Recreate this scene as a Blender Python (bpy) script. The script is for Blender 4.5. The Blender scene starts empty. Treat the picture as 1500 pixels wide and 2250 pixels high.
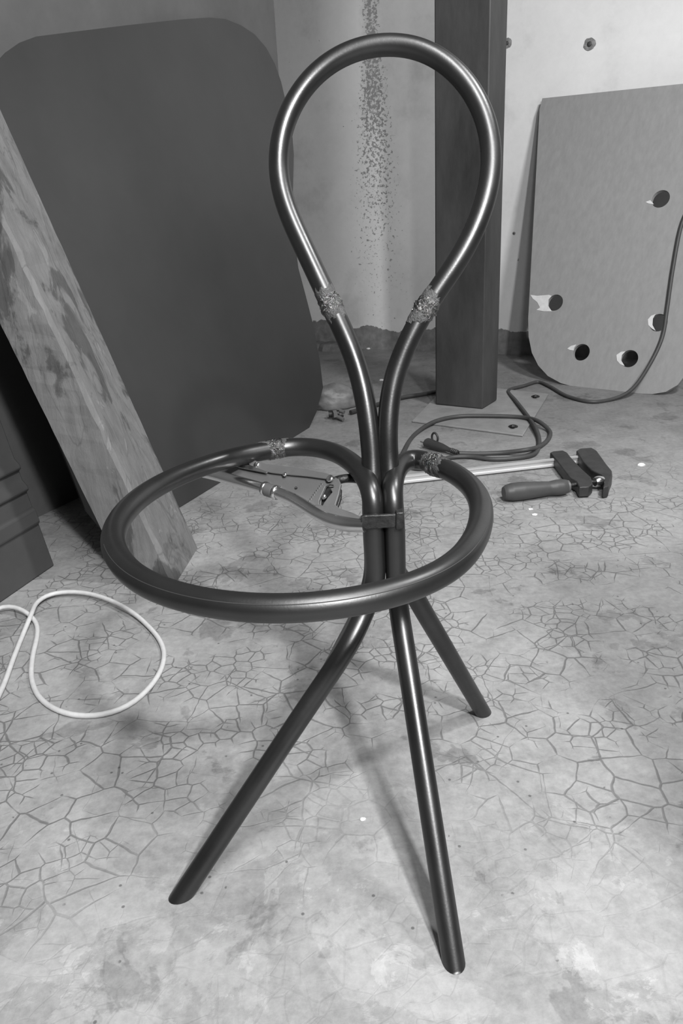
import bpy, bmesh, math, random
from mathutils import Vector, Matrix, noise

random.seed(7)
SC = bpy.context.scene
COL = SC.collection

# ------------------------------------------------------------------ camera
F_PX, CAM_H, PITCH, ROLL = 1690.0, 0.755, math.radians(22), math.radians(3)
fw = Vector((0, math.cos(PITCH), -math.sin(PITCH)))
r0 = Vector((1, 0, 0)); u0 = Vector((0, math.sin(PITCH), math.cos(PITCH)))
RT = r0*math.cos(ROLL) - u0*math.sin(ROLL)
UP = r0*math.sin(ROLL) + u0*math.cos(ROLL)
CAM = Vector((0, 0, CAM_H))
cd = bpy.data.cameras.new('camera'); cam = bpy.data.objects.new('camera', cd); COL.objects.link(cam)
cd.sensor_fit = 'VERTICAL'; cd.sensor_height = 36.0; cd.lens = 36.0*F_PX/2250.0
cd.clip_start = 0.02; cd.clip_end = 50
M = Matrix((RT, UP, -fw)).transposed().to_4x4(); M.translation = CAM
cam.matrix_world = M
SC.camera = cam

# ------------------------------------------------------------------ world, lights, exposure
w = bpy.data.worlds.new('world'); SC.world = w; w.use_nodes = True
w.node_tree.nodes['Background'].inputs[0].default_value = (1, 1, 1, 1)
w.node_tree.nodes['Background'].inputs[1].default_value = 0.055
SC.view_settings.view_transform = 'Standard'; SC.view_settings.look = 'None'
SC.view_settings.gamma = 1; SC.view_settings.use_curve_mapping = False
SC.view_settings.exposure = 0.0

def area(name, loc, target, power, sx, sy):
    l = bpy.data.lights.new(name, 'AREA'); l.shape = 'RECTANGLE'; l.size = sx; l.size_y = sy; l.energy = power
    o = bpy.data.objects.new(name, l); COL.objects.link(o); o.location = loc
    o.rotation_euler = (Vector(target)-Vector(loc)).to_track_quat('-Z', 'Y').to_euler()
    return o
area('key_lamp', (0.68, -1.0, 2.05), (0.1, 1.3, 0.3), 76, 0.14, 0.14)
area('ceiling_lamp', (0.28, -0.25, 2.35), (0.28, -0.2, 0), 46, 0.08, 1.2)
area('wall_lamp', (1.35, 0.95, 2.45), (1.0, 3.9, 0.7), 62, 0.3, 0.3)

# ------------------------------------------------------------------ measuring helpers (rays onto real planes)
def ray(x, y): return fw + RT*((x-750)/F_PX) + UP*((1125-y)/F_PX)
def az(x, y, z=0.0): d = ray(x, y); return CAM + d*((z-CAM_H)/d.z)
def ay(x, y, Y): d = ray(x, y); return CAM + d*(Y/d.y)
def apl(x, y, P, n): d = ray(x, y); return CAM + d*((P-CAM).dot(n)/d.dot(n))

# ------------------------------------------------------------------ materials
def mat(name, v, rough=0.6, metal=0.0, var=0.0, scale=8.0, bump=0.0, bscale=60.0, stretch=(1, 1, 1), spec=0.5, extra=None):
    m = bpy.data.materials.new(name); m.use_nodes = True
    nt = m.node_tree; N = nt.nodes; L = nt.links; b = N['Principled BSDF']
    b.inputs['Roughness'].default_value = rough; b.inputs['Metallic'].default_value = metal
    b.inputs['Specular IOR Level'].default_value = spec
    b.inputs['Base Color'].default_value = (v, v, v, 1)
    tc = N.new('ShaderNodeTexCoord'); mp = N.new('ShaderNodeMapping'); mp.inputs['Scale'].default_value = stretch
    L.new(tc.outputs['Object'], mp.inputs['Vector'])
    if var > 0:
        n = N.new('ShaderNodeTexNoise'); n.inputs['Scale'].default_value = scale; n.inputs['Detail'].default_value = 8
        n.inputs['Roughness'].default_value = 0.65
        L.new(mp.outputs[0], n.inputs['Vector'])
        r = N.new('ShaderNodeMapRange'); r.inputs['From Min'].default_value = .3; r.inputs['From Max'].default_value = .7
        r.inputs['To Min'].default_value = v*(1-var); r.inputs['To Max'].default_value = v*(1+var)
        L.new(n.outputs['Fac'], r.inputs['Value']); L.new(r.outputs[0], b.inputs['Base Color'])
    if bump > 0:
        n2 = N.new('ShaderNodeTexNoise'); n2.inputs['Scale'].default_value = bscale; n2.inputs['Detail'].default_value = 6
        L.new(mp.outputs[0], n2.inputs['Vector'])
        bp = N.new('ShaderNodeBump'); bp.inputs['Strength'].default_value = bump; bp.inputs['Distance'].default_value = 0.003
        L.new(n2.outputs['Fac'], bp.inputs['Height']); L.new(bp.outputs[0], b.inputs['Normal'])
    if extra: extra(nt, b, mp)
    return m

def nd(nt, t, **kw):
    n = nt.nodes.new(t)
    for k, v in kw.items():
        if k.startswith('i_'): n.inputs[k[2:].replace('_', ' ')].default_value = v
        else: setattr(n, k, v)
    return n
def mth(nt, op, a, b=None, c=None):
    n = nt.nodes.new('ShaderNodeMath'); n.operation = op
    for i, x in enumerate((a, b, c)):
        if x is None: continue
        if isinstance(x, (int, float)): n.inputs[i].default_value = x
        else: nt.links.new(x, n.inputs[i])
    return n.outputs[0]
def rng(nt, v, a, b, c=0.0, d=1.0, smooth=True):
    n = nt.nodes.new('ShaderNodeMapRange'); n.interpolation_type = 'SMOOTHSTEP' if smooth else 'LINEAR'
    nt.links.new(v, n.inputs['Value'])
    for k, x in zip(('From Min', 'From Max', 'To Min', 'To Max'), (a, b, c, d)): n.inputs[k].default_value = x
    return n.outputs['Result']
def noi(nt, vec, s, det=5, ro=.55, dist=0.0):
    n = nd(nt, 'ShaderNodeTexNoise', i_Scale=s, i_Detail=det, i_Roughness=ro, i_Distortion=dist)
    nt.links.new(vec, n.inputs['Vector']); return n
def mixv(nt, f, a, b):
    n = nt.nodes.new('ShaderNodeMix'); n.data_type = 'FLOAT'
    for i, x in ((0, f), (2, a), (3, b)):
        if isinstance(x, (int, float)): n.inputs[i].default_value = x
        else: nt.links.new(x, n.inputs[i])
    return n.outputs[0]

def floor_extra(nt, b, mp):
    L = nt.links
    geo = nt.nodes.new('ShaderNodeNewGeometry'); P = geo.outputs['Position']
    sep = nt.nodes.new('ShaderNodeSeparateXYZ'); L.new(P, sep.inputs[0])
    X, Y = sep.outputs[0], sep.outputs[1]
    # warped coordinate for the crazing
    wn = noi(nt, P, 9, 3)
    vm = nt.nodes.new('ShaderNodeVectorMath'); vm.operation = 'MULTIPLY_ADD'
    L.new(wn.outputs['Color'], vm.inputs[0]); vm.inputs[1].default_value = (.03, .03, 0); L.new(P, vm.inputs[2])
    def cracks(scale, wd, mask_scale, off, lo, hi):
        v = nd(nt, 'ShaderNodeTexVoronoi', feature='DISTANCE_TO_EDGE', voronoi_dimensions='2D'); v.inputs['Scale'].default_value = scale
        L.new(vm.outputs[0], v.inputs['Vector'])
        ad = nt.nodes.new('ShaderNodeVectorMath'); ad.operation = 'ADD'; L.new(P, ad.inputs[0]); ad.inputs[1].default_value = off
        m = noi(nt, ad.outputs[0], mask_scale, 3)
        mask = rng(nt, m.outputs['Fac'], lo, hi)
        wv = mth(nt, 'MULTIPLY', mask, wd)
        wv = mth(nt, 'ADD', wv, 0.0005)
        q = mth(nt, 'DIVIDE', v.outputs['Distance'], wv)
        line = rng(nt, q, 0.25, 1.0, 1.0, 0.0)
        return mth(nt, 'MULTIPLY', line, rng(nt, mask, .05, .7))
    c1 = cracks(19, .045, 7, (3, 1, 0), .40, .60)
    c2 = cracks(36, .07, 9, (8, 5, 0), .46, .62)
    c3 = cracks(11, .02, 5, (1, 9, 0), .45, .65)
    cr = mth(nt, 'MAXIMUM', mth(nt, 'MAXIMUM', c1, c2), c3)
    # where the coat is crazed: mid floor and right side, little in front
    edge = noi(nt, P, 2.6, 4)
    yy = mth(nt, 'ADD', Y, mth(nt, 'MULTIPLY', mth(nt, 'SUBTRACT', edge.outputs['Fac'], .5), .8))
    yy = mth(nt, 'ADD', yy, mth(nt, 'MULTIPLY', mth(nt, 'ABSOLUTE', mth(nt, 'SUBTRACT', X, .02)), .55))
    reg = mth(nt, 'MULTIPLY', rng(nt, yy, .72, 1.05, .12, 1.0), rng(nt, Y, 1.75, 2.3, 1.0, .06))
    cr = mth(nt, 'MULTIPLY', cr, reg)
    # tone of the worn paint
    big = noi(nt, P, 2.3, 6, .6); mid = noi(nt, P, 11, 8, .7); fin = noi(nt, P, 70, 5, .7)
    tone = mth(nt, 'ADD', rng(nt, big.outputs['Fac'], .3, .7, .27, .37, False), rng(nt, mid.outputs['Fac'], .3, .7, -.06, .06, False))
    tone = mth(nt, 'ADD', tone, rng(nt, fin.outputs['Fac'], .3, .7, -.055, .055, False))
    # worn pale plaster flakes in the front of the floor
    fl = noi(nt, P, 5.2, 9, .62, .4)
    front = rng(nt, Y, .62, .95, 1.0, 0.25)
    flake = mth(nt, 'MULTIPLY', rng(nt, fl.outputs['Fac'], .515, .545), front)
    tone = mth(nt, 'ADD', tone, mth(nt, 'MULTIPLY', flake, .055))
    fl2 = noi(nt, P, 14, 9, .66, .6)
    flake2 = mth(nt, 'MULTIPLY', rng(nt, fl2.outputs['Fac'], .60, .62), front)
    tone = mth(nt, 'ADD', tone, mth(nt, 'MULTIPLY', flake2, .07))
    st = noi(nt, P, 6.3, 6, .6, .3)
    stain = rng(nt, st.outputs['Fac'], .585, .61)
    tone = mth(nt, 'SUBTRACT', tone, mth(nt, 'MULTIPLY', stain, .08))
    # floor tone gets darker towards the back
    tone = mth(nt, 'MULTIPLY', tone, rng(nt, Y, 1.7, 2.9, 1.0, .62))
    # dark specks
    sv = nd(nt, 'ShaderNodeTexVoronoi', voronoi_dimensions='2D'); sv.inputs['Scale'].default_value = 23; L.new(P, sv.inputs['Vector'])
    sp = mth(nt, 'MULTIPLY', rng(nt, sv.outputs['Distance'], .03, .06, 1, 0), rng(nt, noi(nt, P, 19, 2).outputs['Fac'], .56, .60))
    tone = mixv(nt, mth(nt, 'MULTIPLY', cr, .62), tone, .08)
    tone = mixv(nt, mth(nt, 'MULTIPLY', sp, .7), tone, .06)
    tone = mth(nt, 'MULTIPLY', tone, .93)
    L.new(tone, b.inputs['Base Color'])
    h = mth(nt, 'SUBTRACT', mth(nt, 'ADD', mth(nt, 'MULTIPLY', mid.outputs['Fac'], .5), mth(nt, 'ADD', mth(nt, 'MULTIPLY', flake, .15), mth(nt, 'MULTIPLY', fin.outputs['Fac'], .25))), mth(nt, 'MULTIPLY', cr, .8))
    bp = nd(nt, 'ShaderNodeBump', i_Strength=.45, i_Distance=.004); L.new(h, bp.inputs['Height']); L.new(bp.outputs[0], b.inputs['Normal'])

def wall_extra(nt, b, mp):
    L = nt.links; geo = nt.nodes.new('ShaderNodeTexCoord'); P = geo.outputs['Object']
    sep = nt.nodes.new('ShaderNodeSeparateXYZ'); L.new(P, sep.inputs[0]); S, Z = sep.outputs[0], sep.outputs[2]
    big = noi(nt, P, 2.0, 5); fin = noi(nt, P, 35, 6, .7)
    tone = mth(nt, 'ADD', rng(nt, big.outputs['Fac'], .3, .7, .60, .72, False), rng(nt, fin.outputs['Fac'], .3, .7, -.02, .02, False))
    # damp streak of mould spots
    sx = mth(nt, 'ABSOLUTE', mth(nt, 'SUBTRACT', S, MOLD_S))
    wz = rng(nt, Z, .35, 1.5, .34, .075, False)
    g = rng(nt, mth(nt, 'DIVIDE', sx, wz), 0.1, 1.2, 1.0, 0.0)
    zf = rng(nt, Z, .2, 1.2, .5, 1.0, False)
    g = mth(nt, 'MULTIPLY', g, zf)
    smear = mth(nt, 'MULTIPLY', rng(nt, mth(nt, 'ADD', Z, mth(nt, 'MULTIPLY', big.outputs['Fac'], .5)), 1.25, 1.5), rng(nt, mth(nt, 'ADD', sx, mth(nt, 'MULTIPLY', fin.outputs['Fac'], .05)), .03, .10, 1, 0))
    spn = noi(nt, P, 62, 4, .7); thr = mth(nt, 'SUBTRACT', .80, mth(nt, 'MULTIPLY', g, .34))
    sp = rng(nt, mth(nt, 'SUBTRACT', spn.outputs['Fac'], thr), 0, .03)
    tone = mixv(nt, mth(nt, 'MULTIPLY', sp, .72), tone, .1)
    tone = mixv(nt, mth(nt, 'MULTIPLY', smear, .38), tone, .2)
    gr = noi(nt, P, 3.2, 6, .65); tone = mth(nt, 'SUBTRACT', tone, mth(nt, 'MULTIPLY', rng(nt, gr.outputs['Fac'], .5, .72), .13))
    # a few lone spots
    s2 = noi(nt, P, 28, 3, .5); tone = mixv(nt, rng(nt, s2.outputs['Fac'], .745, .77), tone, .2)
    # paint has peeled along the foot of the wall
    en = noi(nt, P, 4.5, 2, .5); en2 = noi(nt, P, 22, 5, .6)
    zz = mth(nt, 'ADD', Z, mth(nt, 'ADD', mth(nt, 'MULTIPLY', mth(nt, 'SUBTRACT', en.outputs['Fac'], .5), .12), mth(nt, 'MULTIPLY', mth(nt, 'SUBTRACT', en2.outputs['Fac'], .5), .05)))
    pe = rng(nt, zz, PEEL_Z, PEEL_Z+.004, 1, 0)
    bare = rng(nt, en2.outputs['Fac'], .3, .7, .13, .24, False)
    tone = mixv(nt, pe, tone, bare)
    L.new(tone, b.inputs['Base Color'])
    h = mth(nt, 'SUBTRACT', mth(nt, 'MULTIPLY', fin.outputs['Fac'], .3), pe)
    bp = nd(nt, 'ShaderNodeBump', i_Strength=.4, i_Distance=.004); L.new(h, bp.inputs['Height']); L.new(bp.outputs[0], b.inputs['Normal'])

def timber_extra(nt, b, mp):
    L = nt.links; tc = nt.nodes.new('ShaderNodeTexCoord')
    m2 = nd(nt, 'ShaderNodeMapping'); m2.inputs['Scale'].default_value = (7, 7, 1.6); L.new(tc.outputs['Object'], m2.inputs[0])
    n1 = noi(nt, m2.outputs[0], 1.6, 7, .6, 1.2); n2 = noi(nt, m2.outputs[0], 9, 7, .7, .5); n3 = noi(nt, m2.outputs[0], 1.1, 3, .5, 2.2)
    t = mth(nt, 'ADD', rng(nt, n1.outputs['Fac'], .35, .65, .12, .165, False), rng(nt, n2.outputs['Fac'], .3, .7, -.022, .022, False))
    ln = mth(nt, 'ABSOLUTE', mth(nt, 'SUBTRACT', n3.outputs['Fac'], .5))
    t = mth(nt, 'MULTIPLY', t, rng(nt, ln, 0.0, .018, .75, 1.0))
    m3 = nd(nt, 'ShaderNodeMapping'); m3.inputs['Scale'].default_value = (9, 9, 3.6); L.new(tc.outputs['Object'], m3.inputs[0])
    n4 = noi(nt, m3.outputs[0], .9, 6, .62, .8); n5 = noi(nt, m3.outputs[0], 2.7, 6, .65, .6)
    t = mth(nt, 'MULTIPLY', t, rng(nt, n4.outputs['Fac'], .52, .58, 1.15, .55))
    t = mth(nt, 'ADD', t, rng(nt, n5.outputs['Fac'], .62, .66, 0, .05))
    L.new(t, b.inputs['Base Color'])
    bp = nd(nt, 'ShaderNodeBump', i_Strength=.6, i_Distance=.004); L.new(n2.outputs['Fac'], bp.inputs['Height']); L.new(bp.outputs[0], b.inputs['Normal'])

def tube_extra(nt, b, mp):
    L = nt.links; n = noi(nt, mp.outputs[0], 9, 5, .6); f = noi(nt, mp.outputs[0], 400, 3, .6)
    L.new(rng(nt, n.outputs['Fac'], .3, .7, .29, .42, False), b.inputs['Roughness'])
    bp = nd(nt, 'ShaderNodeBump', i_Strength=.12, i_Distance=.0006); L.new(f.outputs['Fac'], bp.inputs['Height']); L.new(bp.outputs[0], b.inputs['Normal'])

# room axes: the walls stand at 27 degrees to the camera's heading
E1 = Vector((0.889, -0.457, 0)).normalized(); E2 = Vector((0.457, 0.889, 0)).normalized()
WALL_P = Vector((0.86, 3.87, 0))
def onwall(x, y): return apl(x, y, WALL_P, E2)
MOLD_S = (onwall(822, 300)-WALL_P).dot(E1)
PEEL_Z = (onwall(1130, 726)).z

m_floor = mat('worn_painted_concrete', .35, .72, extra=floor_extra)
m_wall = mat('white_limewash', .66, .85, extra=wall_extra)
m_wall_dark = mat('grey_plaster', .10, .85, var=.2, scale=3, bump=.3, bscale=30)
m_tube = mat('raw_steel_tube', .085, .42, .9, var=.12, scale=14, extra=tube_extra)
m_tube_dark = mat('blued_steel_tube', .07, .42, .9, var=.18, scale=14, extra=tube_extra)
m_weld = mat('weld_metal', .2, .18, 1.0, var=.55, scale=160, bump=1.0, bscale=420)
m_scale = mat('weld_scale', .10, .6, .4, var=.45, scale=120, bump=.8, bscale=500)
m_chrome = mat('nickel_plate', .7, .24, 1.0, var=.08, scale=40)
m_plate = mat('dark_sheet_steel', .072, .38, .55, var=.12, scale=2.2, bump=.04, bscale=14)
m_timber = mat('rough_timber', .2, .85, extra=timber_extra)
m_column = mat('rusted_steel_column', .052, .6, .25, var=.5, scale=4.5, bump=.25, bscale=40, stretch=(1, 1, .35))
m_board = mat('plywood_board', .27, .55, var=.09, scale=11, bump=.06, bscale=30, stretch=(5, 5, .8))
m_veneer = mat('torn_pale_veneer', .62, .8, var=.12, scale=50)
m_rubber = mat('black_rubber', .035, .5, var=.2, scale=20)
m_grey_cable = mat('grey_rubber_cable', .05, .55, var=.2, scale=20)
m_cord = mat('pale_cord', .62, .6, var=.1, scale=60)
m_iron = mat('painted_cast_iron', .05, .5, .4, var=.3, scale=25, bump=.3, bscale=120)
m_handle = mat('dark_plastic_handle', .06, .5, var=.15, scale=20)
m_grey = mat('pressed_steel', .15, .5, .35, var=.08, scale=30)
m_dull = mat('scorched_steel', .055, .5, .8, var=.4, scale=90, bump=.5, bscale=200)
m_panel = mat('grey_ridged_panel', .085, .5, .3, var=.2, scale=4, bump=.1, bscale=10)
m_black = mat('black_sheet', .012, .8)
m_sack = mat('dusty_plastic_sack', .13, .5, var=.45, scale=12, bump=.7, bscale=25)
m_chip = mat('white_plaster_chip', .75, .85)
m_basep = mat('painted_base_plate', .26, .6, .1, var=.18, scale=14, bump=.2, bscale=50)

# ------------------------------------------------------------------ object helpers
def newobj(name, verts, faces, m, parent=None, smooth=False, origin=None):
    """verts are in world coordinates"""
    if parent is not None: o0 = ORI[parent.name]
    elif origin is not None: o0 = Vector(origin)
    else:
        zs = min(v[2] for v in verts); o0 = Vector((sum(v[0] for v in verts)/len(verts), sum(v[1] for v in verts)/len(verts), zs))
    me = bpy.data.meshes.new(name)
    me.from_pydata([tuple(Vector(v)-o0) for v in verts], [], faces)
    bm = bmesh.new(); bm.from_mesh(me); bmesh.ops.recalc_face_normals(bm, faces=bm.faces); bm.to_mesh(me); bm.free()
    me.materials.append(m)
    if smooth:
        for p in me.polygons: p.use_smooth = True
    ob = bpy.data.objects.new(name, me); COL.objects.link(ob)
    if parent is not None: ob.parent = parent
    else: ob.location = o0
    ORI[ob.name] = o0
    return ob
ORI = {}
def tag(o, label=None, cat=None, group=None, kind=None):
    if label: o['label'] = label
    if cat: o['category'] = cat
    if group: o['group'] = group
    if kind: o['kind'] = kind
    return o
def empty(name, loc, label, cat, group=None):
    o = bpy.data.objects.new(name, None); COL.objects.link(o); o.location = loc; o.empty_display_size = .05
    ORI[o.name] = Vector(loc); return tag(o, label, cat, group)
def bevel(o, wd=.002, seg=2):
    b = o.modifiers.new('bevel', 'BEVEL'); b.width = wd; b.segments = seg; b.limit_method = 'ANGLE'; b.angle_limit = math.radians(35)
    for p in o.data.polygons: p.use_smooth = True
    try: o.data.set_sharp_from_angle(angle=math.radians(35))
    except Exception: pass
    return o

def spline(pts, step=.006, closed=False):
    """centripetal-ish catmull-rom through pts, resampled evenly"""
    P = [Vector(p) for p in pts]; n = len(P); out = []
    rngs = range(n if closed else n-1)
    for i in rngs:
        p1, p2 = P[i], P[(i+1) % n]
        p0 = P[i-1] if (i > 0 or closed) else p1*2-p2
        p3 = P[(i+2) % n] if (i+2 < n or closed) else p2*2-p1
        d0 = max((p1-p0).length, 1e-5)**.5; d1 = max((p2-p1).length, 1e-5)**.5; d2 = max((p3-p2).length, 1e-5)**.5
        m1 = ((p1-p0)/d0 - (p2-p0)/(d0+d1) + (p2-p1)/d1)*d1
        m2 = ((p2-p1)/d1 - (p3-p1)/(d1+d2) + (p3-p2)/d2)*d1
        k = max(2, int((p2-p1).length/step))
        for j in range(k):
            t = j/k; t2 = t*t; t3 = t2*t
            out.append(p1*(2*t3-3*t2+1) + m1*(t3-2*t2+t) + p2*(-2*t3+3*t2) + m2*(t3-t2))
    if not closed: out.append(P[-1])
    return out
def smooth_path(p, it=3, closed=False):
    for _ in range(it):
        q = list(p)
        for i in range(len(p)):
            if not closed and (i == 0 or i == len(p)-1): continue
            q[i] = (p[i-1]+p[i]*2+p[(i+1) % len(p)])/4
        p = q
    return p
def sweep(path, rad, sides=16, closed=False, cap=True, rfun=None, flat=1.0):
    n = len(path); V = []; Fc = []
    T = []
    for i in range(n):
        a = path[(i-1) % n] if (closed or i > 0) else path[i]
        b = path[(i+1) % n] if (closed or i < n-1) else path[i]
        T.append((b-a).normalized())
    nrm = T[0].orthogonal().normalized()
    if abs(T[0].z) < .9: nrm = (Vector((0, 0, 1))-T[0]*T[0].z).normalized()
    for i in range(n):
        if i: nrm = (nrm - T[i]*nrm.dot(T[i])).normalized()
        bi = T[i].cross(nrm)
        for k in range(sides):
            a = 2*math.pi*k/sides
            r = rad if rfun is None else rfun(i/(n-1), a, path[i])
            V.append(path[i] + nrm*(math.cos(a)*r*flat) + bi*(math.sin(a)*r))
    for i in range(n if closed else n-1):
        j = (i+1) % n
        for k in range(sides):
            l = (k+1) % sides
            Fc.append((i*sides+k, i*sides+l, j*sides+l, j*sides+k))
    if cap and not closed:
        Fc.append(tuple(range(sides))[::-1]); Fc.append(tuple((n-1)*sides+k for k in range(sides)))
    return V, Fc
def tube(name, path, rad, m, parent=None, sides=16, floorcut=False, **kw):
    V, Fc = sweep(path, rad, sides, **kw)
    if floorcut:
        d = (path[-1]-path[-4]).normalized()
        V = [v-d*((v.z-.0006)/d.z) if v.z < .0006 else v for v in V]
    o = newobj(name, V, Fc, m, parent, smooth=True)
    try: o.data.set_sharp_from_angle(angle=math.radians(50))
    except Exception: pass
    return o
def prism(outline, off):
    """outline: world points (list), off: extrusion Vector"""
    n = len(outline); V = [Vector(p) for p in outline]+[Vector(p)+off for p in outline]
    Fc = [tuple(range(n)), tuple(range(2*n-1, n-1, -1))]+[(i, (i+1) % n, n+(i+1) % n, n+i) for i in range(n)]
    return V, Fc
def flat(name, outlines, P, u, v, thick, m, parent=None, bev=.0, res=1):
    """plate with holes: outlines are lists of (a,b) in the plane frame P,u,v; built as a filled 2D curve, then meshed"""
    cu = bpy.data.curves.new('c', 'CURVE'); cu.dimensions = '2D'; cu.fill_mode = 'BOTH'
    cu.extrude = thick/2-bev; cu.bevel_depth = bev; cu.bevel_resolution = res
    if bev: cu.offset = -bev
    for ol in outlines:
        s = cu.splines.new('POLY'); s.points.add(len(ol)-1); s.use_cyclic_u = True
        for i, (a, b) in enumerate(ol): s.points[i].co = (a, b, 0, 1)
    t = bpy.data.objects.new('t', cu); COL.objects.link(t)
    bpy.context.view_layer.update()
    dg = bpy.context.evaluated_depsgraph_get(); me = t.evaluated_get(dg).to_mesh()
    nn = u.cross(v).normalized()
    V = [P+u*q.co.x+v*q.co.y+nn*q.co.z for q in me.vertices]; Fc = [tuple(p.vertices) for p in me.polygons]
    bpy.data.objects.remove(t)
    bm = bmesh.new(); vs = [bm.verts.new(x) for x in V]
    for f_ in Fc:
        try: bm.faces.new([vs[i] for i in f_])
        except Exception: pass
    bmesh.ops.remove_doubles(bm, verts=bm.verts, dist=1e-5)
    V = [x.co.copy() for x in bm.verts]; bm.verts.index_update(); Fc = [tuple(x.index for x in f_.verts) for f_ in bm.faces]; bm.free()
    o = newobj(name, V, Fc, m, parent)
    return o
def loc2(p, P, u, v): d = p-P; return (d.dot(u), d.dot(v))
def box(c, u, v, n_, su, sv, sn):
    V = []
    for a in (-.5, .5):
        for b in (-.5, .5):
            for d in (-.5, .5): V.append(Vector(c)+u*(a*su)+v*(b*sv)+n_*(d*sn))
    return V, [(0, 1, 3, 2), (4, 6, 7, 5), (0, 4, 5, 1), (2, 3, 7, 6), (0, 2, 6, 4), (1, 5, 7, 3)]
def disc(c, ax, r, h, sides=16, dome=.0):
    ax = ax.normalized(); a = ax.orthogonal().normalized(); b = ax.cross(a); V = []; Fc = []
    prof = [(r, 0), (r, h*.5), (r*.75, h*.85), (r*.35, h)]
    for rr, hh in prof:
        for k in range(sides):
            t = 2*math.pi*k/sides; V.append(Vector(c)+ax*hh+a*(rr*math.cos(t))+b*(rr*math.sin(t)))
    for i in range(3):
        for k in range(sides): l = (k+1) % sides; Fc.append((i*sides+k, i*sides+l, (i+1)*sides+l, (i+1)*sides+k))
    Fc.append(tuple(range(sides))[::-1]); Fc.append(tuple(3*sides+k for k in range(sides)))
    return V, Fc
ZV = Vector((0, 0, 1))

# ------------------------------------------------------------------ the setting
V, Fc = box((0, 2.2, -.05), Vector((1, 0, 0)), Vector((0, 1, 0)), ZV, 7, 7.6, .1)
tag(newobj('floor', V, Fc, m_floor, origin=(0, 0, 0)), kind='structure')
wb = bpy.data.objects.new('tmp', None)
V, Fc = box((0, .1, 1.3), Vector((1, 0, 0)), Vector((0, 1, 0)), ZV, 6.5, .2, 2.6)
wall = newobj('wall_back', V, Fc, m_wall, origin=(0, 0, 0)); tag(wall, kind='structure')
wall.location = WALL_P; wall.rotation_euler = (0, 0, math.atan2(E1.y, E1.x))
# plaster plug holes with a rusty ring in the back wall
def plug(x, y, r):
    c = onwall(x, y); n_ = -E2
    V, Fc = disc(c, n_, r, .003, 18); V2, F2 = disc(c+n_*.003, n_, r*.42, .004, 12)
    o = empty('wall_anchor', c, '', 'anchor')
    newobj('rust_ring', [v+Vector((random.uniform(-1, 1), 0, random.uniform(-1, 1)))*r*.12 for v in V], Fc, m_stain, o)
    newobj('screw', V2, F2, m_rubber, o)
    return o
m_stain = mat('rust_stain', .2, .9, var=.4, scale=80)
tag(plug(1295, 97, .024), 'rust-ringed screw in the white wall above the plywood board', 'screw', 'screws in the back wall')
tag(plug(1114, 95, .02), 'rust-ringed screw in the white wall beside the steel column', 'screw', 'screws in the back wall')
tag(plug(1129, 513, .007), 'tiny dark screw in the white wall between column and plywood board', 'screw', 'screws in the back wall')

# side wall, its end hidden behind the big sheet
PL_A = az(680, 940); PL_B = az(240, 1213)             # foot of the big sheet
pdir = (PL_A-PL_B).normalized()
WL_P = PL_A - E1*0.30
wl_end = 3.45
V, Fc = box(WL_P + E2*(-1.9) - E1*.1 + ZV*1.3, E1, E2, ZV, .2, 5.0, 2.6)
# end of that wall sits where its edge shows
end = apl(605, 60, WL_P, E1); k = (end-WL_P).dot(E2)
V, Fc = box(WL_P + E2*(k-2.0) - E1*.1 + ZV*1.3, E1, E2, ZV, .2, 4.0, 2.6)
tag(newobj('wall_left', V, Fc, m_wall_dark), kind='structure')

# ledge of broken concrete at the foot of the back wall
def ledge():
    a = onwall(640, 735); b = onwall(792, 742); a.z = b.z = 0
    n = 22; V = []; Fc = []
    for i in range(n+1):
        t = i/n; p = a.lerp(b, t); dpt = .10+.03*noise.noise(Vector((t*9, 0, 3))); h = .035+.008*noise.noise(Vector((t*11, 2, 0)))
        if i == n: dpt *= .5
        V += [p+E2*.02, p+E2*.02+ZV*h, p-E2*dpt*.8+ZV*h*.95, p-E2*dpt+ZV*h*.6, p-E2*(dpt+.01)]
    for i in range(n):
        for k in range(4): Fc.append((i*5+k, i*5+k+1, i*5+k+6, i*5+k+5))
    Fc += [(0, 1, 2, 3, 4), tuple(n*5+q for q in range(5))[::-1]]
    return V, Fc
V, Fc = ledge(); tag(newobj('trim_1', V, Fc, mat('rough_concrete', .17, .85, var=.3, scale=20, bump=.8, bscale=50), smooth=False), kind='structure')

# ------------------------------------------------------------------ the chair frame
TR = .0124
x0 = ay(845, 1200, .835).x
chair = empty('chair_frame', (x0-.02, .84, 0), 'unfinished dark steel tube chair frame with hoop back and heart-shaped seat ring, standing centre', 'chair')
yF, yR = .835, .835+2*TR
ringpx = [(603, 987), (520, 1003), (440, 1027), (365, 1058), (304, 1096), (262, 1142), (247, 1187), (262, 1232), (300, 1270), (360, 1300), (440, 1322), (540, 1335),
          (640, 1337), (740, 1328), (840, 1309), (930, 1280), (1000, 1240), (1040, 1192), (1057, 1142), (1053, 1098), (1030, 1064), (993, 1037), (957, 1022)]
SEAT_Z = .45
ring = smooth_path(spline([az(x, y, SEAT_Z) for x, y in ringpx]), 14)
tube('seat_ring', ring, TR, m_tube, chair, 24)
ctr = sum(ring, Vector())/len(ring)
seam = []
for q_ in ring:
    rad_ = Vector((q_.x-ctr.x, q_.y-ctr.y, 0)).normalized()
    if rad_.y < -.25: seam.append(q_+(rad_*math.cos(.72)+Vector((0, 0, 1))*math.sin(.72))*(TR-.0001))
tube('seam_line', seam, .0005, m_rubber, chair, 6)
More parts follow.
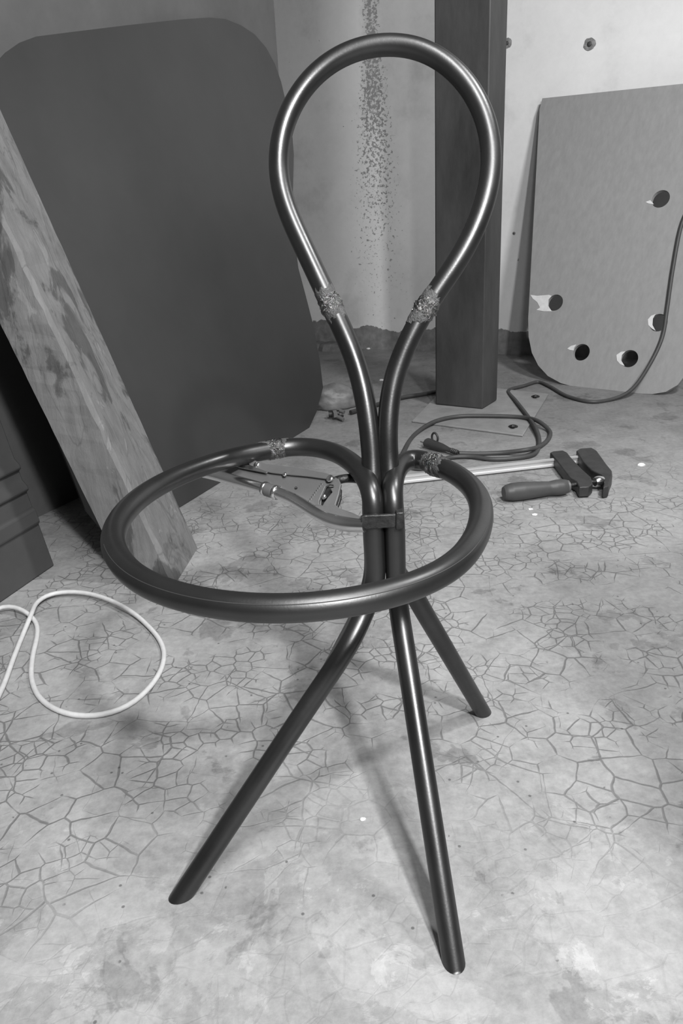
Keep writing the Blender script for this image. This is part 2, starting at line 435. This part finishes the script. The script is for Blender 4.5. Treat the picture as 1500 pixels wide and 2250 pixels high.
# seat arms run down the bundle into the front legs
def leg(arm, bx, by, bend, foot, name='leg', mm=m_tube):
    pts = list(arm) + [Vector((bx, by, z)) for z in (.405, .365, .325)] + list(bend)
    f = Vector(foot); b = bend[-1]
    pts += [b.lerp(f, .33), b.lerp(f, .66), f, f+(f-b).normalized()*.03]
    p = smooth_path(spline(pts), 10)
    # keep the welded end exact
    return tube(name, p, TR, mm, chair, 24, floorcut=True)
armA = [az(603, 987, SEAT_Z), az(645, 981, SEAT_Z), az(690, 983, SEAT_Z), az(735, 994, SEAT_Z), az(772, 1016, .4495), az(800, 1046, .447), ay(818, 1086, .84)]
armB = [az(957, 1022, SEAT_Z), az(930, 1009, SEAT_Z), az(903, 1006, SEAT_Z), az(880, 1020, .449), az(866, 1045, .446), ay(861, 1085, .842)]
leg(armA, x0-TR, yF, [ay(797, 1352, .822), ay(771, 1408, .80)], az(400, 1967), mm=m_tube)
leg(armB, x0+TR, yF, [ay(877, 1345, .825), ay(886, 1402, .805)], az(996, 2112), mm=m_tube)
# back hoop lies in a tilted plane
hb = Vector((x0, .895, .50)); yaw = math.radians(8); tl = math.atan2(.165, .43)
hn = Vector((-math.sin(yaw)*math.cos(tl), -math.cos(yaw)*math.cos(tl), math.sin(tl)))
def hp(x, y): return apl(x, y, hb, hn)
hooppx = [(728, 672), (700, 613), (665, 538), (634, 470), (616, 410), (611, 350), (620, 288), (645, 225), (687, 168), (742, 126), (806, 102), (868, 97), (930, 109),
          (985, 142), (1030, 190), (1062, 248), (1078, 312), (1079, 372), (1066, 440), (1040, 510), (1003, 578), (966, 630), (936, 676)]
hoop = smooth_path(spline([hp(*p) for p in hooppx]), 12)
tube('backrest_hoop', hoop, TR, m_tube, chair, 24)
cL = [hp(728, 672), hp(748, 715), hp(770, 765), hp(790, 825), hp(803, 885), hp(812, 950), ay(817, 1010, .884)]
cR = [hp(936, 676), hp(912, 718), hp(888, 768), hp(867, 825), hp(855, 885), hp(851, 950), ay(853, 1010, .884)]
leg(cL, x0-TR, yR, [ay(800, 1330, .872), ay(785, 1362, .90)], az(701, 1515), mm=m_tube_dark)
leg(cR, x0+TR, yR, [ay(900, 1290, .872), ay(925, 1334, .885)], az(1061, 1566), mm=m_tube_dark)

def weld(c, d, seed, half=.0125, tone=m_weld):
    d = d.normalized(); n = 26; path = [c+d*(half*(2*i/n-1)) for i in range(n+1)]
    def rf(t, a, p):
        q = Vector((math.cos(a)*1.6, math.sin(a)*1.6, t*3.2+seed)); e = math.sin(math.pi*min(1, max(0, t)))**.5
        return TR-.0006 + e*(.0020 + .0022*noise.noise(q*2.2) + .0018*noise.noise(q*5.3))
    wv = tube('weld_bead', path, TR, tone, chair, 36, rfun=rf)
    tag(wv, 'shiny lumpy weld bead on the tube')
    n = 16; hl = half*2.0; path = [c+d*(hl*(2*i/n-1)) for i in range(n+1)]
    def rf2(t, a, p):
        q = Vector((math.cos(a)*1.3, math.sin(a)*1.3, seed)); edge = .5-abs(t-.5)
        lim = .12+.16*noise.noise(q*2.1)
        return TR+.00045 if edge > lim else TR-.0005
    s = tube('weld_scale', path, TR, m_scale, chair, 36, rfun=rf2)
    tag(s, 'pale scorched band around the weld')
weld(az(603, 987, SEAT_Z), az(660, 980, SEAT_Z)-az(540, 998, SEAT_Z), 1.0)
weld(az(957, 1022, SEAT_Z), az(985, 1033, SEAT_Z)-az(930, 1009, SEAT_Z), 5.0)
weld(hp(726, 669), hp(748, 715)-hp(700, 613), 9.0)
weld(hp(934, 679), hp(912, 718)-hp(966, 630), 14.0)

# ------------------------------------------------------------------ locking welding clamp gripping the tube bundle
CP = Vector((x0-TR, yF-TR-.004, .405)); far = ay(450, 1040, 1.0)
ax = (far-CP).normalized(); side = Vector((0, .85, .6)).normalized()
cn = ax.cross(side).normalized()
if cn.dot(CAM-CP) < 0: cn = -cn
def cp(x, y, off=0.0): return apl(x, y, CP+cn*off, cn)
clamp = empty('locking_clamp', cp(640, 1090), 'nickel-plated locking pliers clamping the tube bundle below the chair seat', 'pliers')
cu_ = ax; cv_ = cn.cross(ax).normalized(); CO = CP
def c2(pts): return [loc2(cp(x, y), CO, cu_, cv_) for x, y in pts]
def circ(x, y, r, n=14, sx=1.0, sy=1.0):
    c = loc2(cp(x, y), CO, cu_, cv_); return [(c[0]+r*sx*math.cos(2*math.pi*i/n), c[1]+r*sy*math.sin(2*math.pi*i/n)) for i in range(n)]
body = [(452, 1026), (500, 1020), (552, 1014), (590, 1021), (640, 1030), (690, 1039), (728, 1046), (745, 1054), (750, 1066), (745, 1088), (738, 1110), (748, 1120), (735, 1140), (700, 1128), (668, 1104), (640, 1088), (600, 1076), (545, 1062), (490, 1046), (452, 1038)]
slot = [(716, 1070), (724, 1066), (733, 1067), (734, 1072), (727, 1075), (731, 1083), (722, 1094), (713, 1106), (710, 1112), (702, 1109), (702, 1102), (708, 1088)]
flat('body_plate', [c2(body), c2(slot)], CO, cu_, cv_, .004, m_grey, clamp, bev=.0008)
tag(flat('slot_lever', [c2([(706, 1066), (738, 1066), (738, 1112), (702, 1112)])], CO-cn*.005, cu_, cv_, .003, m_dull, clamp), 'dark lever seen through the slot')
V, Fc = disc(cp(714, 1094), cn, .0035, .006); newobj('slot_pin', V, Fc, m_chrome, clamp, smooth=True)
upper = [(590, 1024), (548, 1012), (545, 1018), (560, 1034), (600, 1044), (625, 1047), (680, 1052), (724, 1058), (740, 1052), (722, 1045), (680, 1037), (630, 1029)]
flat('upper_handle', [c2(upper)], CO+cn*.0045, cu_, cv_, .003, m_grey, clamp, bev=.0006)
V, Fc = prism([cp(x, y, .006) for x, y in [(545, 1023), (552, 1024), (588, 1038), (586, 1040), (560, 1035), (520, 1027), (500, 1024)]], cn*.002)
newobj('spring', V, Fc, m_chrome, clamp)
for (x, y, r) in ((564, 1022, .0045), (626, 1043, .003), (725, 1052, .0048), (733, 1125, .0045), (651, 1073, .0016)):
    V, Fc = disc(cp(x, y, .0055 if y < 1060 else .002), cn, r, .0028); newobj('rivet', V, Fc, m_chrome if r > .002 else m_dull, clamp, smooth=True)
hpx = [(430, 1034), (470, 1043), (520, 1057), (570, 1071), (610, 1083), (645, 1097), (675, 1115), (702, 1132), (735, 1146), (770, 1153), (802, 1155)]
hpath = smooth_path(spline([cp(x, y, .001) for x, y in hpx], .004), 4)
def hr(t, a, p): return .0076 if t < .8 else .0076+.0015*math.sin((t-.8)/.2*math.pi)
tube('grip_handle', hpath, .0066, m_chrome, clamp, 20, rfun=hr)
V, Fc = sweep([cp(x, y, .001) for x, y in [(581, 1073), (590, 1077), (600, 1080), (609, 1083)]], 0.0088, 20)
newobj('clip_band', V, Fc, m_grey, clamp, smooth=True)
for xx in ((581, 1073, 586, 1075), (604, 1081, 610, 1083)):
    V, Fc = sweep([cp(xx[0], xx[1], .001), cp(xx[2], xx[3], .001)], 0.0094, 20); newobj('band_rim', V, Fc, m_chrome, clamp, smooth=True)
# row of stamped marks on the body, too worn to read
for i in range(9):
    t = i/8; c = cp(706-28*t, 1063+38*t, .0024)
    V, Fc = box(c, ax, cv_, cn, .0022, .0011, .0006); newobj('stamped_mark', V, Fc, m_chrome, clamp)
# upper jaw arch that passes behind the seat arm, and the lower jaw finger
arch = smooth_path(spline([cp(738, 1056, -.004), cp(752, 1052, -.004), ay(772, 1051, .905), ay(800, 1058, .91), Vector((x0-.012, .8875, .40)), Vector((x0+.012, .8875, .398))], .004), 2)
tube('moving_jaw', arch, .0062, m_dull, clamp, 12, flat=.9)
V, Fc = prism([cp(x, y, -.004) for x, y in [(742, 1068), (752, 1078), (751, 1098), (744, 1118), (737, 1112), (744, 1090)]], cn*.004)
bevel(newobj('trigger', V, Fc, m_dull, clamp), .001)
V, Fc = prism([cp(x, y, .0) for x, y in [(696, 1112), (744, 1119), (776, 1130), (800, 1141), (807, 1150), (802, 1158), (740, 1150), (690, 1128)]], cn*.006)
bevel(newobj('jaw_body', V, Fc, m_grey, clamp), .002)
jf = yF-TR-.0035
def jp(x, y): return ay(x, y, jf)
V, Fc = prism([jp(x, y) for x, y in [(792, 1136), (803, 1133), (884, 1130), (886, 1158), (805, 1164), (794, 1160)]], Vector((0, .0055, 0)))
tag(bevel(newobj('jaw_bar', V, Fc, m_dull, clamp), .0012), 'scorched flat jaw across the tubes')
V, Fc = prism([ay(x, y, jf-.003) for x, y in [(870, 1127), (887, 1126), (888, 1162), (869, 1166)]], Vector((0, .034, 0)))
bevel(newobj('jaw_tip', V, Fc, m_dull, clamp), .0015)

# ------------------------------------------------------------------ steel column and base plate
cth = math.radians(33); c1_ = Vector((math.cos(cth), -math.sin(cth), 0)); c2_ = Vector((math.sin(cth), math.cos(cth), 0))
cb = az(1060, 904); ca = cb-c1_*.195; cg = ca+c2_*.145; cq = cb+c2_*.145
def colprof():
    # closed box column with small outstanding flange lips
    return [ca, cb, cq, cg]
V, Fc = prism([p.copy() for p in colprof()], ZV*2.6)
V = [v+ZV*.008 for v in V]
col = newobj('steel_column', V, Fc, m_column); bevel(col, .006, 3)
tag(col, 'dark rusted square steel column standing on a bolted base plate', 'column')
# thin weld flange line down the front face
bp_pts = [az(905, 925, .006), az(1148, 957, .006), az(1205, 866, .006), az(985, 842, .006)]
V, Fc = prism([Vector((p.x, p.y, .0008)) for p in bp_pts], ZV*.007)
bpo = empty('base_plate', (.6, 2.75, 0), 'bolted steel base plate painted like the floor, under the column', 'plate')
bevel(newobj('plate', V, Fc, m_basep, bpo), .002)
for x, y in ((1127, 938), (1176, 872)):
    V, Fc = disc(az(x, y, .0078), ZV, .016, .006, 18); V2, F2 = disc(az(x, y, .0138), ZV, .009, .008, 6)
    b_ = newobj('washer', V, Fc, m_dull, bpo, smooth=False); newobj('bolt', V2, F2, m_dull, bpo)

# ------------------------------------------------------------------ plywood board with holes leaning on the wall
b1 = az(1240, 846); b2 = az(1440, 868)
bd = (b2-b1).normalized(); topc = onwall(1188, 215) - E2*.03
fn = bd.cross(topc-b1).normalized()
if fn.dot(CAM-b1) < 0: fn = -fn
bu = bd; bv = fn.cross(bd).normalized()
BT = .018
def bpnt(x, y): return loc2(apl(x, y, b1, fn), b1, bu, bv)
out = [(1188, 228), (1191, 216)]
left = [(1160, 700), (1161, 740), (1168, 775), (1182, 803), (1203, 826), (1232, 842), (1262, 850)]
ol = [bpnt(*p) for p in out]
ol_bottom = [bpnt(*p) for p in left]
br = [bpnt(x, y) for x, y in [(1400, 864), (1432, 866), (1462, 861), (1488, 846), (1508, 820), (1520, 790)]]
tr = bpnt(1520, 188)
width_r = br[-1][0]
outline = ol_bottom + br + [(width_r+.015, .5), (width_r+.02, bpnt(1500, 188)[1])] + [ol[1], ol[0], bpnt(1185, 240)]
holes = [(1451, 437, .0), (1219, 665, 0), (1446, 709, 0), (1277, 774, 0), (1382, 788, 0)]
hl = []
HR = .0345
for x, y, _ in holes:
    c = bpnt(x, y); hl.append([(c[0]+HR*math.cos(2*math.pi*i/28), c[1]+HR*math.sin(2*math.pi*i/28)) for i in range(28)])
BP = b1 - fn*BT/2
bu_ = bu if bu.cross(bv).dot(fn) > 0 else bu
board = flat('perforated_board', [outline]+hl, BP, bu, bv, BT, m_board, None)
tag(board, 'plywood board with round holes leaning on the white wall, rounded lower corners', 'board')
ORI[board.name] = board.location.copy()
def torn(pts):
    V, Fc = prism([apl(x, y, b1+fn*.0003, fn) for x, y in pts], fn*.0008)
    tag(newobj('torn_edge', V, Fc, m_veneer, board), 'pale torn veneer beside a hole')
torn([(1165, 648), (1180, 650), (1205, 648), (1212, 650), (1205, 658), (1204, 672), (1212, 684), (1195, 684), (1178, 681), (1186, 676), (1180, 664), (1170, 656)])
torn([(1430, 694), (1440, 690), (1434, 700), (1433, 714), (1440, 727), (1432, 722), (1424, 714), (1423, 702)])
torn([(1246, 766), (1254, 760), (1266, 757), (1261, 764), (1260, 770), (1252, 769)])
torn([(1354, 780), (1364, 773), (1374, 772), (1366, 780), (1364, 792), (1372, 804), (1362, 800), (1355, 792)])
torn([(1418, 444), (1428, 440), (1432, 444), (1436, 449), (1424, 447)])
# ------------------------------------------------------------------ big dark sheet with rounded corners leaning left
ptop = apl(500, 45, WL_P+E1*.012, E1)
sn = (PL_A-PL_B).cross(ptop-PL_B).normalized()
if sn.dot(CAM-PL_B) < 0: sn = -sn
su = pdir; sv = sn.cross(su).normalized()
if sv.z < 0: sv = -sv
def spt(x, y): return loc2(apl(x, y, PL_A, sn), PL_A, su, sv)
sheet_px = [(680, 940), (696, 905), (710, 852), (704, 800), (690, 720), (672, 650), (656, 590), (645, 500), (644, 420), (646, 340), (642, 290), (632, 240), (618, 180), (604, 140), (585, 105), (560, 76), (530, 56), (495, 42), (460, 39), (400, 43), (280, 56), (150, 72), (80, 81), (45, 94), (15, 115), (-8, 140), (-30, 180)]
sh = [spt(*p) for p in sheet_px]
near = spt(225, 1223)
sh += [(near[0]-.02, .55), (near[0], .12), (near[0]+.04, .03), (near[0]+.1, .002)]
sheet = flat('steel_sheet', [sh], PL_A-sn*.003+ZV*.001, su, sv, .004, m_plate, None)
tag(sheet, 'large dark steel sheet with rounded corners leaning at the left wall', 'sheet')

# ------------------------------------------------------------------ timber beam leaning left
R_ = Vector((-.349, 1.684, 0)); F_ = Vector((-.369, 1.497, 0)); L_ = F_+Vector((-.104, .012, 0)); Q_ = R_+Vector((-.104, .012, 0))
D_ = (ay(0, 240, 1.72)-R_); D_ = D_*1.12
n = 40; V = []; Fc = []
prof = [R_, F_+(R_-F_)*.05, F_+(L_-F_)*.07, L_, Q_]
for i in range(n+1):
    t = i/n
    for j, p in enumerate(prof):
        q = p+D_*t; k_ = .0035 if j in (1, 2) else .001
        V.append(q+Vector((noise.noise(q*38), noise.noise(q*41+Vector((5, 0, 0))), 0))*k_*(0 if i == 0 else 1)+ZV*.0008)
for i in range(n):
    for j in range(5): k2 = (j+1) % 5; Fc.append((i*5+j, i*5+k2, (i+1)*5+k2, (i+1)*5+j))
Fc += [tuple(range(5)), tuple(n*5+j for j in range(5))[::-1]]
beam = newobj('timber_beam', V, Fc, m_timber, origin=tuple((R_+L_)/2))
tag(beam, 'rough stained timber beam leaning left in front of the dark steel sheet', 'beam')

# ------------------------------------------------------------------ ridged dark panel at the left edge
p1 = az(120, 1243); p2 = az(0, 1326); pd = (p1-p2).normalized()
ptp = ay(0, 918, p1.y-.02)
pn = pd.cross(ptp-p1).normalized()
if pn.dot(CAM-p1) < 0: pn = -pn
edge_d = (ptp-p1); 
Ls = .52
def ppt(s, t, off=0): return p1 - pd*s + edge_d*t + pn*off
prf = [(0, 0), (.30, 0), (.315, .006), (.40, .006), (.415, 0), (.52, 0), (.535, .008), (.56, .008), (.60, 0), (.66, 0), (.675, .008), (.70, .008), (.74, 0), (1.3, 0)]
V = []; Fc = []
for (t, off) in prf:
    t2 = t
    V += [ppt(0, t2, off), ppt(Ls, t2, off), ppt(Ls, t2, off-.02), ppt(0, t2, off-.02)]
for i in range(len(prf)-1):
    for j in range(4): k2 = (j+1) % 4; Fc.append((i*4+j, i*4+k2, i*4+4+k2, i*4+4+j))
Fc += [(0, 1, 2, 3), tuple((len(prf)-1)*4+j for j in range(4))[::-1]]
pan = newobj('ridged_panel', [v+ZV*.001 for v in V], Fc, m_panel); bevel(pan, .003, 2)
tag(pan, 'dark grey metal panel with raised ridges at the left edge of the frame', 'panel')

# ------------------------------------------------------------------ cables
def cable(name, pts, r, m, label, sides=10, parent=None):
    p = smooth_path(spline(pts, .012), 3); o = tube(name, p, r, m, parent, sides); tag(o, label, 'cable'); return o
cr_ = .0072
on = lambda x, y, z=cr_: az(x, y, z)
def onb(x, y): return apl(x, y, b1+fn*(cr_+.002), fn)
plug_root = empty('power_cable', az(1000, 990), 'black power cable with round plug, coiled on the floor and hanging over the plywood board', 'cable')
pc = [onb(1520, 440), onb(1498, 490), onb(1478, 590), onb(1465, 680), onb(1455, 740), onb(1432, 800)+fn*.02, on(1385, 858, .03), on(1345, 877), on(1300, 883), on(1250, 872), on(1205, 848), on(1182, 839), on(1150, 848), on(1122, 855), on(1116, 859), on(1134, 882, .0155), on(1158, 913, .0155), on(1176, 940, .0155), on(1184, 965), on(1180, 990), on(1168, 1001), on(1130, 1007), on(1080, 1009), on(1030, 1003), on(985, 1006), on(925, 1030), on(885, 1020), on(892, 982), on(915, 951), on(955, 926, .0155), on(1005, 915, .0155), on(1080, 914, .0155), on(1150, 917, .0155), on(1185, 927, .023), on(1206, 945), on(1206, 962), on(1190, 978), on(1160, 988, .021), on(1100, 995), on(1050, 997), on(1008, 996, .012)]
p = smooth_path(spline(pc, .012), 2); tube('cord', p, cr_, m_grey_cable, plug_root, 10)
# plug
a_ = az(1006, 995, .013); b_ = az(938, 972, .02)
d_ = (b_-a_)
def pr_(t, a, q):
    for t0, t1, r0_, r1_ in ((0, .12, .006, .008), (.12, .2, .008, .0075), (.2, .35, .009, .010), (.35, .55, .011, .016), (.55, 1.01, .016, .019)):
        if t0 <= t < t1: return r0_+(r1_-r0_)*(t-t0)/(t1-t0)
    return .018
tube('plug', [a_+d_*(i/24) for i in range(25)], .015, m_rubber, plug_root, 18, rfun=pr_, flat=.75)
lp = [az(945+9*math.cos(t), 968+10*math.sin(t)-2, .03) for t in [i*math.pi*2/20 for i in range(20)]]
lc = az(955, 962, .034); ln_ = Vector((.9, -.1, .1)).normalized(); la = d_.normalized(); lb = ZV
lp = [lc+la*(.013*math.cos(t))+lb*(.016*math.sin(t)) for t in [i*math.pi*2/20 for i in range(20)]]
tube('pull_ring', lp, .0035, m_rubber, plug_root, 8, closed=True)
for s in (-1, 1):
    sd = Vector((d_.y, -d_.x, 0)).normalized()
    q0 = b_+sd*.0095*s; tube('prong', [q0, q0+d_.normalized()*.02], .0024, m_grey, plug_root, 8)
# ribs of the strain relief
for i in range(4):
    c = a_+d_*(.03+.05*i); V, Fc = sweep([c, c+d_.normalized()*.003], .0088, 12); newobj('strain_rib', V, Fc, m_rubber, plug_root, smooth=True)

cable('pale_cord', [on(-60, 1640, .006), on(5, 1512, .006), on(30, 1445, .006), on(52, 1390, .006), on(68, 1352, .017), on(82, 1322, .014), on(110, 1305, .012), on(150, 1300, .011), on(190, 1303, .012), on(240, 1318, .012), on(290, 1345, .010), on(325, 1375, .006), on(352, 1408, .005), on(361, 1440, .005), on(350, 1480, .005), on(310, 1530, .005), on(262, 1561, .005), on(190, 1574, .005), on(130, 1563, .005), on(88, 1535, .005), on(69, 1492, .005), on(72, 1440, .005), on(82, 1395, .005), on(79, 1365, .006), on(62, 1348, .012), on(35, 1334, .017), on(6, 1331, .017), on(-30, 1352, .012), on(-60, 1395, .006), on(-80, 1460, .006)],
      .0046, m_cord, 'pale cord lying in a loop on the cracked floor at lower left')
cable('floor_hose', [az(770, 906, .012), az(800, 897, .012), az(835, 887, .010), az(880, 874, .010), az(930, 866, .010), az(957, 861, .010)], .0085, m_rubber, 'short black hose lying between the sack and the column foot')

# ------------------------------------------------------------------ bar clamp lying on the floor
bc = empty('bar_clamp', az(1100, 1045), 'bar clamp with dark handle and bright steel rail lying on the floor behind the chair', 'clamp')
ra = az(860, 1056, .016); rb = az(1285, 1008, .016)
rd = (rb-ra).normalized(); rs = ZV.cross(rd).normalized()
rp = [(-.0055, -.011), (.0055, -.011), (.0055, -.0065), (.0015, -.0045), (.0015, .0045), (.0055, .0065), (.0055, .011), (-.0055, .011), (-.0055, .0065), (-.0015, .0045), (-.0015, -.0045), (-.0055, -.0065)]
V, Fc = prism([ra+rs*a+ZV*b for a, b in rp], rb-ra)
newobj('rail', V, Fc, mat('bright_rail', .75, .3, .5), bc)
ra2 = ra - rd*.12
def jaw(name, px, z1, z0=.003, m=m_iron):
    top = [az(x, y, z1) for x, y in px]; V, Fc = prism(top, -ZV*(z1-z0)); return bevel(newobj(name, V, Fc, m, bc), .003, 3)
jaw('fixed_jaw', [(1266, 990), (1274, 985), (1299, 983), (1311, 990), (1331, 1018), (1344, 1034), (1345, 1044), (1340, 1056), (1337, 1068), (1325, 1070), (1328, 1054), (1320, 1043), (1298, 1032), (1280, 1014)], .034)
jaw('sliding_jaw', [(1208, 994), (1215, 991), (1236, 989), (1246, 994), (1252, 1002), (1262, 1013), (1278, 1030), (1298, 1048), (1302, 1062), (1294, 1069), (1272, 1070), (1266, 1058), (1252, 1050), (1232, 1024), (1218, 1006)], .032)
sa = az(1240, 1068, .024); sb = az(1325, 1056, .024)
tube('spindle', [sa.lerp(sb, i/30) for i in range(31)], .0058, m_dull, bc, 14, rfun=lambda t, a, p: .0056+.0009*math.sin(t*190+a))
pa = az(1306, 1059, .026); pb_ = az(1324, 1056, .026)
tube('swivel_pad', [pa.lerp(pb_, i/8) for i in range(9)], .012, m_chrome, bc, 20, rfun=lambda t, a, p: .009+.006*math.sin(math.pi*(.15+.7*t)))
ha = az(1106, 1083, .0255); hb_ = az(1244, 1069, .0245)
def hrf(t, a, p):
    for t0, t1, r0_, r1_ in ((-.01, .04, .015, .0205), (.04, .12, .0205, .024), (.12, .3, .024, .0245), (.3, .6, .0245, .0205), (.6, .72, .0205, .0185), (.72, .82, .0185, .021), (.82, .93, .021, .0212), (.93, 1.01, .0212, .018)):
        if t0 <= t < t1: r = r0_+(r1_-r0_)*(t-t0)/(t1-t0); break
    return r*(1+.015*math.cos(6*a))
tube('handle', [ha.lerp(hb_, i/50) for i in range(51)], .02, m_handle, bc, 26, rfun=hrf)
tube('ferrule', [hb_, hb_+(hb_-ha).normalized()*.006], .0165, m_grey, bc, 20)

# ------------------------------------------------------------------ sack with a hose coupling behind the sheet
def lump(name, c, ra_, rb_, rc_, m, seed, label, cat):
    bm = bmesh.new(); bmesh.ops.create_icosphere(bm, subdivisions=4, radius=1)
    V = []
    for v in bm.verts:
        q = v.co; f_ = 1+.22*noise.noise(q*1.6+Vector((seed, 0, 0)))+.09*noise.noise(q*4.5+Vector((0, seed, 0)))+.03*noise.noise(q*11)
        zz = q.z*f_*rc_; 
        V.append(c+Vector((q.x*f_*ra_, q.y*f_*rb_, max(zz, -rc_*.55)+rc_*.552)))
    Fc = [tuple(x.index for x in f.verts) for f in bm.faces]; bm.free()
    o = newobj(name, V, Fc, m, smooth=True); return tag(o, label, cat)
sc_ = az(728, 902)
lump('dusty_sack', sc_+Vector((0.0, .05, 0.001)), .105, .06, .058, m_sack, 3, 'crumpled dusty plastic sack on the floor past the dark sheet', 'sack')
hc = az(738, 922)
cpl = empty('hose_coupling', hc, 'small bright metal hose coupling in front of the crumpled sack', 'fitting')
def seg(name, a, b, r, m=m_grey, sides=12, rf=None): return tube(name, [a.lerp(b, i/6) for i in range(7)], r, m, cpl, sides, rfun=rf)
seg('coupling_body', az(722, 910, .020), az(745, 908, .022), .013, m_dull)
seg('hex_nut', az(731, 911, .022), az(739, 910, .022), .016, m_grey, 6)
seg('nozzle', az(742, 901, .026), az(756, 906, .020), .0075)
seg('nozzle', az(738, 914, .016), az(754, 922, .008), .007)
seg('nozzle', az(744, 918, .012), az(752, 914, .010), .0055, m_dull)

# ------------------------------------------------------------------ loose chips on the floor
chips = [(1408, 1023, .011, 'white plaster chip on the floor right of the bar clamp'), (1165, 1120, .006, 'small white chip on the floor in front of the clamp handle'), (1174, 1132, .007, 'flat white chip nearest below the clamp handle'),
         (810, 767, .012, 'pale chip on the floor at the foot of the back wall'), (852, 764, .011, 'second pale chip at the wall foot, nearer the column'), (838, 836, .010, 'pale chip seen between the two back tubes'),
         (797, 1801, .004, 'tiny white splinter on the floor between the front legs')]
for x, y, r, lab in chips:
    c = az(x, y); bm = bmesh.new(); bmesh.ops.create_icosphere(bm, subdivisions=2, radius=1); V = []
    for v in bm.verts:
        q = v.co*(1+.4*noise.noise(v.co*1.5+Vector((x, y, 0)))); V.append(c+Vector((q.x*r, q.y*r*.7, max(q.z*r*.5, -r*.2)+r*.2)))
    Fc = [tuple(t.index for t in f.verts) for f in bm.faces]; bm.free()
    tag(newobj('plaster_chip', V, Fc, m_chip), lab, 'chip')

# ------------------------------------------------------------------ workbench added unseen right of the frame to shade the floor there
wbn = empty('shade_bench', (.92, .16, 0), 'unseen wooden bench added to shade the floor at right', 'shade_bench')
V, Fc = box((.92, .16, .9), Vector((1, 0, 0)), Vector((0, 1, 0)), ZV, .8, .48, .04); newobj('top', V, Fc, m_timber, wbn)
for sx_ in (.58, 1.26):
    for sy_ in (-.03, .35):
        V, Fc = box((sx_, sy_, .4405), Vector((1, 0, 0)), Vector((0, 1, 0)), ZV, .06, .06, .879); newobj('leg', V, Fc, m_timber, wbn)
